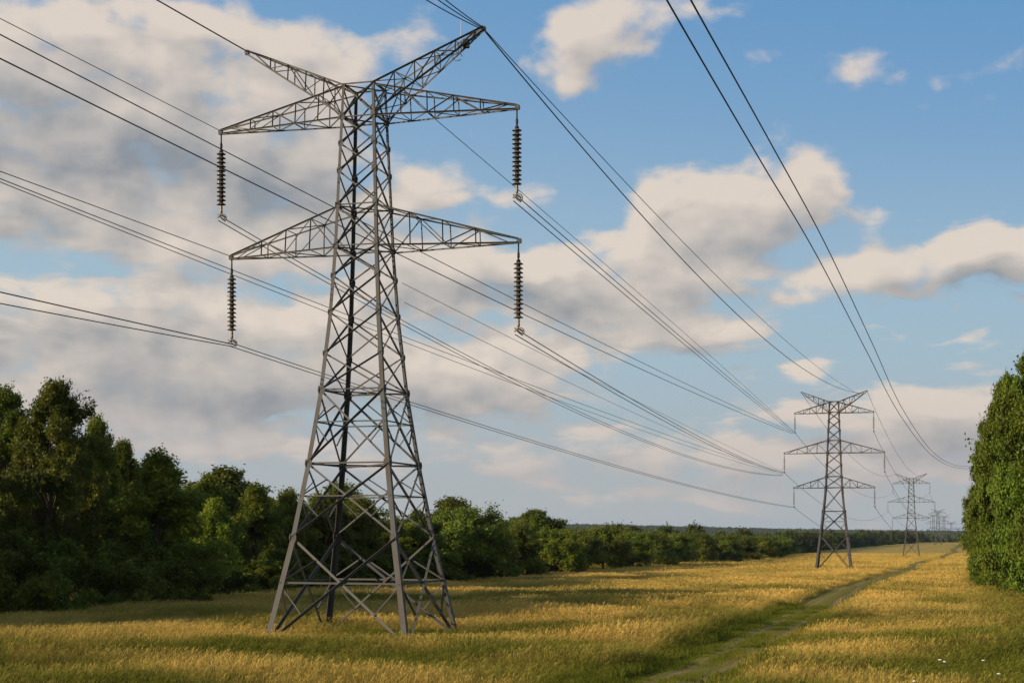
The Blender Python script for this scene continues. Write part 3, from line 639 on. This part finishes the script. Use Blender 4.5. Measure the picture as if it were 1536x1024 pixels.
def build_pylon(prof, joints, horiz, arms, peaks, k=1.0, thick=1.0):
    """tower in local space: x along the cross-arms, y along the line, z up. Returns list of (part name, mesh, label)."""
    hp = [p[0] for p in prof]; wp = [p[1] for p in prof]
    W = lambda z: float(np.interp(z, hp, wp)); parts = []
    S = [(-1, -1), (1, -1), (1, 1), (-1, 1)]
    for sx, sy in S:
        bm = bmesh.new()
        for z0, z1 in zip(hp[:-1], hp[1:]):
            w = thick*float(np.interp((z0+z1)/2, [0, 5, 12, 18, 25], [.26, .215, .175, .14, .11]))
            p0 = Vector((sx*W(z0), sy*W(z0), z0)); p1 = Vector((sx*W(z1), sy*W(z1), z1))
            c0, d = p0, (p1-p0).normalized()
            a = Vector((-sx, 0, 0)); b = Vector((0, -sy, 0)); t = w*.13
            pr = [(0, 0), (w, 0), (w, t), (t, t), (t, w), (0, w)]
            r0 = [bm.verts.new(p0+a*x+b*y) for x, y in pr]; r1 = [bm.verts.new(p1+a*x+b*y) for x, y in pr]
            for i in range(6): bm.faces.new((r0[i], r0[(i+1) % 6], r1[(i+1) % 6], r1[i]))
            bm.faces.new(r0); bm.faces.new(r1)
        for z in joints[1:-1]:
            c = Vector((sx*W(z), sy*W(z), z)); s = 0.17 if z < 12 else .125
            plate(bm, c+Vector((-sx*s*.6, sy*.012, 0)), (0, 1, 0), s*thick, .02); plate(bm, c+Vector((sx*.012, -sy*s*.6, 0)), (1, 0, 0), s*thick, .02)
        parts.append(('leg', bm_mesh('leg', bm)))
        fb = bmesh.new(); bmesh.ops.create_cube(fb, size=1, matrix=Matrix.Translation((sx*(W(0)-.08), sy*(W(0)-.08), -.02)) @ Matrix.Diagonal((.7, .7, .5, 1))); bmesh.ops.bevel(fb, geom=fb.edges[:], offset=.05, segments=2)
        parts.append(('footing', bm_mesh('footing', fb)))
    for fi, (c0, c1) in enumerate(((0, 1), (1, 2), (2, 3), (3, 0))):
        bm = bmesh.new(); (ax, ay), (bx, by) = S[c0], S[c1]; nrm = Vector(((ax+bx)/2, (ay+by)/2, 0))
        A = lambda z, q=0: Vector((ax*W(z), ay*W(z), z))-nrm*q; B = lambda z, q=0: Vector((bx*W(z), by*W(z), z))-nrm*q
        for i, (z0, z1) in enumerate(zip(joints[:-1], joints[1:])):
            w = thick*(.11 if z1 < 5 else .085 if z1 < 12.5 else .068)
            angle(bm, A(z0), B(z1), w, nrm); angle(bm, B(z0, .12*thick), A(z1, .12*thick), w, -nrm, flip=True)
            if z1 < 12.5 and z1-z0 > 2:       # secondary bracing of the tall lower panels
                M0 = A(z0, .06).lerp(B(z1, .06), .5); w0, w1 = W(z0), W(z1); tt = w0/(w0+w1); zc = z0+(z1-z0)*tt
                for G in (A, B):
                    g1 = G(z0+(z1-z0)*.5*tt*1.15, .06); q = G(z0, .06).lerp((B if G is A else A)(z1, .06), .5*tt); angle(bm, G(zc, .06), q, w*.6, nrm)
                    q2 = G(z1, .06).lerp((B if G is A else A)(z0, .06), .5*(1-tt)); angle(bm, G(zc, .06), q2, w*.6, nrm)
                angle(bm, A(zc, .09), B(zc, .09), w*.7, (0, 0, 1))
        for z in horiz: angle(bm, A(z, .05), B(z, .05), thick*(.075 if z < 12 else .06), (0, 0, 1))
        parts.append(('face_bracing', bm_mesh('face_bracing', bm)))
    for z in horiz:                          # plan bracing inside the body
        bm = bmesh.new(); w = W(z)-.06; angle(bm, (-w, -w, z-.05), (w, w, z-.05), thick*.06, (0, 0, 1)); angle(bm, (w, -w, z-.07), (-w, w, z-.07), thick*.06, (0, 0, 1))
        parts.append(('plan_bracing', bm_mesh('plan_bracing', bm)))
    def spike(name, s, zb, zt, tip, n, cw, extra=None):
        bm = bmesh.new(); wb, wt = W(zb), W(zt); tipx, tipz = tip
        T = Vector((s*tipx, 0, tipz)); tw = .05
        ch = {}
        for key, (w0, z0) in {'b': (wb, zb), 't': (wt, zt)}.items():
            for sy in (-1, 1):
                a = Vector((s*w0, sy*w0, z0)); e = T+Vector((0, sy*tw, (.10 if key == 't' else -.06)))
                ch[(key, sy)] = (a, e); angle(bm, a, e, cw, (0, sy, 0), flip=(s*sy > 0))
        at = lambda key, sy, f: ch[(key, sy)][0].lerp(ch[(key, sy)][1], f)
        fr = [1-(1-i/n)**1.0 for i in range(n)]; fr = [f*.93 for f in fr]+[.93]
        lw = cw*.62
        for i in range(n):
            f0, f1 = fr[i], fr[i+1]
            for sy in (-1, 1):
                if i % 2 == 0: angle(bm, at('b', sy, f0), at('t', sy, f1), lw, (0, sy, 0))
                else: angle(bm, at('t', sy, f0), at('b', sy, f1), lw, (0, sy, 0))
                if 0 < i: angle(bm, at('b', sy, f0), at('t', sy, f0), lw, (0, sy, 0))
            for key in ('b', 't'):
                sg = 1 if i % 2 else -1; angle(bm, at(key, sg, f0), at(key, -sg, f1), lw*.9, (0, 0, 1)); angle(bm, at(key, -1, f0), at(key, 1, f0), lw*.9, (0, 0, 1))
        plate(bm, T, (0, 1, 0), .10, .14)
        parts.append((name, bm_mesh(name, bm)))
    for zb, zt, tipx, tz in arms:
        for s in (-1, 1): spike('cross_arm', s, zb, zt, ((tipx if not isinstance(tipx, tuple) else tipx[s > 0]), tz), 5 if zb > 20 else 4, .070*thick)
    for zb, zt, tipx, tz in peaks:
        for s in (-1, 1): spike('earth_wire_peak', s, zb, zt, ((tipx if not isinstance(tipx, tuple) else tipx[s > 0]), tz), 5 if zb > 20 else 4, .070*thick)
    return parts

J1 = [0, 4.6, 7.8, 11, 12.6, 14.4, 16.0, 17.3, 19.1, 20.6, 21.8, 22.95, 24.4]
PY1 = build_pylon([(0, 3.30), (4.6, 2.42), (7.8, 1.92), (11, 1.50), (14.4, 1.19), (17.3, 1.02), (19.1, .95), (22.95, .80), (24.4, .74)],
                  J1, [7.8, 11, 17.3, 19.1, 22.95, 24.4], [(22.95, 24.3, 7.03, 22.95), (17.25, 19.0, (6.5, 7.1), 17.25)], [(23.1, 24.4, (5.7, 5.5), 26.45)])
J2 = [0, 5.6, 9.2, 12.8, 14.5, 16.3, 18.1, 20.0, 21.6, 23.0, 24.3, 25.9]
PY2 = build_pylon([(0, 2.75), (5.6, 2.1), (9.2, 1.66), (12.8, 1.3), (18.1, 1.06), (24.3, .8), (25.9, .74)],
                  J2, [9.2, 12.8, 14.5, 18.1, 20.0, 24.3, 25.9], [(24.2, 25.8, 5.9, 24.2), (18.1, 20.0, 7.5, 18.1), (12.8, 14.4, 6.05, 12.8)], [(24.3, 25.9, 4.9, 27.4)], thick=1.2)
def pylon(parts, x, y, rz, sc, label, group='lattice pylons marching up the meadow'):
    e = empty('lattice_pylon', (x, y, gz(x, y)-.15), rz, label, 'pylon', group); e.scale = (sc,)*3
    for nm, me in parts: link(nm, me, M_CONC if nm == 'footing' else M_STEEL, e)
    return e
TH1 = R(-16.8)
T1 = pylon(PY1, -6.55, 67.0, TH1, 1.009, "huge steel lattice pylon with two cross-arms and a V-shaped top, nearest the camera", None)
# small line monitor box and whip near the tip of the nearer peak
bm = bmesh.new(); bmesh.ops.create_cube(bm, size=1, matrix=Matrix.Translation((4.72, 0, 25.88)) @ Matrix.Diagonal((.24, .22, .36, 1))); bmesh.ops.bevel(bm, geom=bm.edges[:], offset=.03, segments=2)
link('monitor_box', bm_mesh('monitor_box', bm), M_CAP, T1)
bm = bmesh.new(); polytube(bm, [(4.5, -.05, 25.5), (4.5, -.05, 26.9)], [.02, .012], 6)
polytube(bm, [(4.3+.22*math.cos(a), .05, 25.35+.16*math.sin(a)) for a in np.linspace(0, 5.6, 14)], [.016]*14, 5); link('whip_aerial', bm_mesh('whip_aerial', bm), M_FIT, T1)
for s in (-1, 1): pass

TH2 = R(-15)
def at_px(px, Y): return (px-CX)/F*Y
T2 = pylon(PY2, at_px(1251, 230), 230, TH2, 1.0, "second pylon in the middle of the meadow with three cross-arms")
T3 = pylon(PY2, at_px(1367, 496), 496, R(-14), 1.0, "third pylon, smaller, beside the bend of the far track")
FAR = [(1407, 960, .85, "nearest pylon of the small distant cluster beyond the third pylon"), (1400, 1180, .85, "leftmost pylon of the distant cluster, shorter than its neighbour"), (1416, 1260, .85, "distant pylon standing mid-cluster"),
       (1427, 1400, .85, "faint distant pylon right of the cluster's middle"), (1437, 1500, .8, "faintest distant pylon next to the right wood")]
TF = [pylon(PY2, at_px(px, Y), Y, R(-14), sc, lb) for px, Y, sc, lb in FAR]

# ------------------------------------------------------------------ insulator strings
def lathe(bm, prof, n=14):
    rings = [[bm.verts.new((r*math.cos(2*PI*i/n), r*math.sin(2*PI*i/n), z)) for i in range(n)] for r, z in prof]
    for a, b in zip(rings[:-1], rings[1:]):
        for i in range(n): bm.faces.new((a[i], a[(i+1) % n], b[(i+1) % n], b[i]))
    bm.faces.new(rings[0]); bm.faces.new(rings[-1][::-1])
def torus_pts(r, c, ax, n=20, sq=1.35):
    return [Vector(c)+Vector((math.cos(t)*r*(1 if ax else .35), math.sin(t)*r*(.35 if ax else 1), math.sin(t+.6)*r*sq*.8)) for t in np.linspace(0, 2*PI, n)]
dm = bmesh.new(); lathe(dm, [(.03, .0), (.10, -.02), (.205, -.085), (.215, -.105), (.19, -.10), (.14, -.085), (.12, -.11), (.09, -.085), (.05, -.10), (.03, -.10)]); DISC = bm_mesh('insulator_disc', dm, True)
dm = bmesh.new(); lathe(dm, [(.025, .115), (.06, .105), (.085, .07), (.095, .0), (.06, -.012), (.03, -.012), (.022, -.10)]); CAP = bm_mesh('cap', dm, True)
rb = bmesh.new(); polytube(rb, [(0, 0, .0), (0, 0, -.42)], [.035, .035], 8); lathe(rb, [(.03, -.40), (.06, -.42), (.06, -.60), (.035, -.66), (.03, -.72)], 10); polytube(rb, [(0, 0, -.05), (0, 0, -3.2)], [.03, .03], 8); HANG = bm_mesh('hanger_rod', rb, True)
rb = bmesh.new(); lathe(rb, [(.03, -3.18), (.07, -3.22), (.05, -3.30), (.075, -3.36), (.05, -3.44), (.075, -3.50), (.055, -3.58), (.03, -3.66)], 10)
CLAMP = bm_mesh('tail_link', rb, True)
rb = bmesh.new(); polytube(rb, [Vector((.16*math.sin(t), .20*math.cos(t)+.02, -3.80-.15*math.sin(t*1.0+.4))) for t in np.linspace(0, 2*PI, 22)], [.024]*22, 6)
polytube(rb, [Vector((.13*math.cos(t)+.12, .12*math.sin(t), -3.78-.12*math.sin(t*1.0))) for t in np.linspace(0, 2*PI, 18)], [.022]*18, 6)
polytube(rb, [(-.17, -.05, -3.80), (0, 0, -3.66), (.19, .05, -3.80)], [.035, .045, .035], 6); RING = bm_mesh('clamp_ring', rb, True)
for me, mt in ((DISC, M_GLASS), (CAP, M_CAP), (HANG, M_CAP), (CLAMP, M_FIT), (RING, M_FIT)): me.materials.append(mt)
def insulator(loc, rz, sc, label, group, detail=True):
    e = empty('insulator_string', loc, rz, label, 'insulator', group); e.scale = (sc,)*3
    link('hanger_rod', HANG, None, e)
    for i in range(13):
        o = link('insulator_disc', DISC, None, e); o.location = (0, 0, -.80-i*.192)
        if detail: c = link('cap', CAP, None, o)
    link('tail_link', CLAMP, None, e); link('clamp_ring', RING, None, e)
    return e
def tip(T, x, z):   # world point of a cross-arm tip (x, z in the pylon's own metres)
    c, s = math.cos(T.rotation_euler[2]), math.sin(T.rotation_euler[2]); q = T.scale[0]
    return Vector((T.location[0]+c*x*q, T.location[1]+s*x*q, T.location[2]+z*q))
I1 = {}
for key, x, z, lb in (('lu', -7.0, 22.85, "long insulator string hanging from the upper left cross-arm of the big pylon"), ('ru', 7.0, 22.85, "long insulator string hanging from the upper right cross-arm of the big pylon"),
                      ('ll', -6.47, 17.15, "long insulator string hanging from the lower left cross-arm of the big pylon"), ('rl', 7.07, 17.15, "long insulator string hanging from the lower right cross-arm of the big pylon")):
    p = tip(T1, x, z); insulator(p, TH1, 1.0, lb, 'insulator strings of the big pylon'); I1[key] = p-Vector((0, 0, 3.85))
def six(T, who, grp):
    d = {}
    for key, x, z, lb in (('lu', -5.88, 24.1, 'upper left'), ('ru', 5.88, 24.1, 'upper right'), ('lm', -7.48, 18.0, 'middle left'), ('rm', 7.48, 18.0, 'middle right'), ('ll', -6.03, 12.7, 'lower left'), ('rl', 6.03, 12.7, 'lower right')):
        p = tip(T, x, z); insulator(p, T.rotation_euler[2], .75*T.scale[0], f"small insulator string hanging from the {lb} cross-arm of the {who} pylon", grp, False); d[key] = p-Vector((0, 0, 2.85))
    return d
I2 = six(T2, 'second', 'insulator strings of the second pylon'); I3 = six(T3, 'third', 'insulator strings of the third pylon')

# ------------------------------------------------------------------ conductors
def cable(p0, p1, sag, r, label, group=None, n=60, name='power_cable', cat='cable'):
    p0, p1 = Vector(p0), Vector(p1); bm = bmesh.new()
    pts = [p0.lerp(p1, t)-Vector((0, 0, 4*sag*t*(1-t))) for t in np.linspace(0, 1, n)]
    polytube(bm, pts, [r]*n, 6); return tag(link(name, bm_mesh(name, bm, True), M_WIRE), label, cat, group)
def solve_sag(p0, p1, px, py):
    """sag that lets the hanging curve pass the sight line of one photographed point"""
    p0, p1 = Vector(p0), Vector(p1); k = (px-CX)/F; d = p1-p0
    t = (k*p0.y-p0.x)/(d.x-k*d.y); q = p0.lerp(p1, t); z = CZ+(HY-py)/F*q.y
    return (q.z-z)/(4*t*(1-t))
def perp(p0, p1, s):
    d = Vector(p1)-Vector(p0); n = Vector((d.y, -d.x, 0)).normalized(); return n*s
def pair(p0, p1, px, py, r, lb, grp, sp=.15, dz=0.07):
    sg = solve_sag(p0, p1, px, py); n = perp(p0, p1, sp)
    cable(p0+n, p1+n, sg, r, lb+", right one", grp); cable(p0-n-Vector((0, 0, dz)), p1-n-Vector((0, 0, dz)), sg, r, lb+", left one", grp)
RW = .021
G12 = 'conductors between the big pylon and the second pylon'
pair(I1['ru'], I2['lu'], 1000, 490, RW, "cable from big pylon's upper right insulator to second pylon", G12)
pair(I1['rl'], I2['lm'], 1000, 630, RW, "cable from big pylon's lower right insulator to second pylon", G12)
pair(I1['lu'], I2['lm']+Vector((-.3, 0, -.4)), 920, 641, RW, "cable from big pylon's upper left insulator behind its body", G12)
pair(I1['ll'], I2['ll'], 1000, 719, RW, "cable from big pylon's lower left insulator to second pylon", G12)
GN = 'cables arriving from the left edge of the picture'
def incoming(pe, px, py, slope_y, r, lb, grp=GN, Yn=-40):
    """span whose far end hangs at a pylon behind the camera, seen only from the left edge on"""
    p0 = Vector((pe.x-0.342*(pe.y-Yn)*1.0+slope_y, Yn, pe.z+0.3)); sg = solve_sag(p0, pe, px, py); return cable(p0, pe, sg, r, lb, grp, 160)
PEAKL = tip(T1, -5.7, 26.5); PEAKR = tip(T1, 5.5, 26.5)
incoming(PEAKL, 235, 0, 0, .03, "earth wire rising to the top edge from the big pylon's left peak", 'earth wires')
incoming(I1['ll'], 0, 438, 0, .026, "thin cable from the left edge to the lower left insulator, upper of two")
incoming(I1['ll']+Vector((.05, .1, -.1)), 0, 455, 0, .022, "thin cable from the left edge to the lower left insulator, lower of two")
incoming(tip(T1, -6.5, 17.3), 0, 257, 0, .018, "very thin cable from the left edge to the lower left cross-arm tip")
incoming(tip(T1, -7.0, 23.0), 0, 28, 0, .016, "very thin cable from the left edge to the upper left cross-arm tip")
for dx, dl in ((-0.9, "left"), (-.35, "middle"), (.0, "right")):
    p = PEAKR+Vector((dx*.25, -.05, -.02)); p0 = Vector((p.x-17+dx*6, 10, p.z+10)); 
    sg = solve_sag(p0, p, 668+dx*32, 0); cable(p0, p, sg, .022, f"earth wire running off the top edge from the big pylon's right peak, {dl} of three", 'earth wires', 120)

# the parallel circuit passing in front and behind, from the left edge to the second pylon
def through(pts, r, lb, grp, n=90):
    q = [P(*p) for p in pts]; out = []
    for i in range(len(q)-1):
        a, b, c, d = q[max(i-1, 0)], q[i], q[i+1], q[min(i+2, len(q)-1)]
        for t in np.linspace(0, 1, n//(len(q)-1), endpoint=False):
            out.append(0.5*((2*b)+(c-a)*t+(2*a-5*b+4*c-d)*t*t+(3*b-a-3*c+d)*t**3))
    out.append(q[-1]); bm = bmesh.new(); polytube(bm, out, [r]*len(out), 6)
    return tag(link('power_cable', bm_mesh('power_cable', bm, True), M_WIRE), lb, 'cable', grp)
def quad2(a, p1, p2, b, r, lb, grp):
    """hanging curve to b past two sight lines; the height of its far-left start follows from them"""
    A = P(*a); B = Vector(b); rows = []
    for px, py in (p1, p2):
        k = (px-CX)/F; d = B-A; t = (k*A.y-A.x)/(d.x-k*d.y); y = A.y+d.y*t
        rows.append((1-t, -4*t*(1-t), CZ+(HY-py)/F*y-B.z*t))
    (a1, b1, c1), (a2, b2, c2) = rows; D = a1*b2-a2*b1
    A.z = (c1*b2-c2*b1)/D; return cable(A, B, (a1*c2-a2*c1)/D, r, lb, grp, 130)
def quad(a, m, b, r, lb, grp, ext=0.0):
    """parabola in a vertical plane through two end points, past a sight line between them"""
    A = P(*a); B = b if isinstance(b, Vector) else P(*b)
    if ext: A = A+(A-B)*ext*1.0
    sg = solve_sag(A, B, *m); return cable(A, B, sg, r, lb, grp, 110)
GP = 'cables of the parallel circuit'
quad2((-60, 20, 52), (0, 52), (840, 483), I2['lu']+Vector((-.3, 0, .1)), .025, "upper of two thick cables sloping from the left edge across the big pylon's body", GP)
quad2((-60, 58, 51), (0, 88), (840, 497), I2['lu']+Vector((-.3, 0, -.15)), .029, "lower of two thick cables sloping from the left edge across the big pylon's body", GP)
quad2((-60, 251, 56), (0, 268), (780, 571), I2['lm']+Vector((-.2, 0, -.1)), .020, "upper cable sloping from the left edge past the lower left cross-arm tip", GP)
quad2((-60, 258, 55), (0, 273), (780, 579), I2['lm']+Vector((-.2, 0, -.3)), .018, "lower cable sloping from the left edge past the lower left cross-arm tip", GP)
# earth wires on to the second pylon
quad((728, 48, 65.2), (978, 340), (1298, 590, 229), .030, "earth wire from the big pylon's right peak to the second pylon's right peak", 'earth wires')
quad((726, 44, 65.3), (1000, 338), (1204, 592, 231) if False else (1290, 592, 230), .020, "thinner earth wire beside it from the big pylon's right peak", 'earth wires')
quad((640, 168, 68.5), (800, 304), I2['lu'], .016, "thin wire leaving the underside of the upper right cross-arm", 'earth wires')
quad2((603, 424, 70), (640, 443), (920, 584), I2['lm'], .013, "very faint wire leaving the big pylon's body below its lower cross-arm, upper of two", GP)
quad2((607, 453, 70), (640, 470), (949, 618), I2['lm'], .013, "very faint wire leaving the big pylon's body below its lower cross-arm, lower of two", GP)
# the near pair sweeping overhead to the right
GS = 'near pair sweeping down to the right wood'
through([(960, -75, 30), (1000, 0, 34), (1140, 240, 50), (1225, 383, 66), (1300, 527, 92), (1350, 622, 125), (1395, 680, 175), (1430, 700, 215), (1475, 704, 245)], .023, "left cable of the thick pair sweeping from the top edge down to the right wood", GS, 120)
through([(1000, -70, 30), (1036, 0, 34), (1155, 213, 50), (1240, 370, 66), (1308, 514, 92), (1355, 615, 125), (1398, 676, 175), (1432, 697, 215), (1475, 700, 245)], .023, "right cable of the thick pair sweeping from the top edge down to the right wood", GS, 120)
# onwards to the third pylon and the distant ones
G23 = 'conductors between the second and third pylons'
nmap = {'lu': 'upper left', 'ru': 'upper right', 'lm': 'middle left', 'rm': 'middle right', 'll': 'lower left', 'rl': 'lower right'}
for k_ in I2:
    cable(I2[k_], I3[k_], 5.0, .028, f"cable from the second pylon's {nmap[k_]} insulator to the third pylon", G23)
cable(tip(T2, -4.9, 27.4), tip(T3, -4.9, 27.4), 5.0, .028, "earth wire between the left peaks of the second and third pylons", 'earth wires')
cable(tip(T2, 4.9, 27.4), tip(T3, 4.9, 27.4), 5.0, .028, "earth wire between the right peaks of the second and third pylons", 'earth wires')
for k_, x, z in (('lu', -5.88, 24.1), ('ru', 5.88, 24.1), ('lm', -7.48, 18), ('rm', 7.48, 18)):
    cable(I3[k_], tip(TF[0], x, z-2.8), 5, .035, f"faint cable from the third pylon's {nmap[k_]} insulator towards the distant cluster", 'conductors beyond the third pylon')

# ------------------------------------------------------------------ haze
HAZE = 3.5e-5
bm = bmesh.new(); bmesh.ops.create_cube(bm, size=1, matrix=Matrix.Translation((0, 5800, 10)) @ Matrix.Diagonal((18400, 12600, 90, 1)))
hm = bpy.data.materials.new("thin summer haze"); hm.use_nodes = True; hk = NT(hm.node_tree); hk.n.clear()
ho = hk.n.new('ShaderNodeOutputMaterial'); hv = hk.node('ShaderNodeVolumePrincipled', {'Color': (0.62, 0.76, 0.95, 1), 'Density': HAZE, 'Anisotropy': 0.2}); hk.l.new(hv.outputs[0], ho.inputs['Volume'])
tag(link('haze', bm_mesh('haze', bm), hm), "thin bluish haze over the distant ridge", "haze", kind='stuff')
scn.cycles.volume_bounces = 0
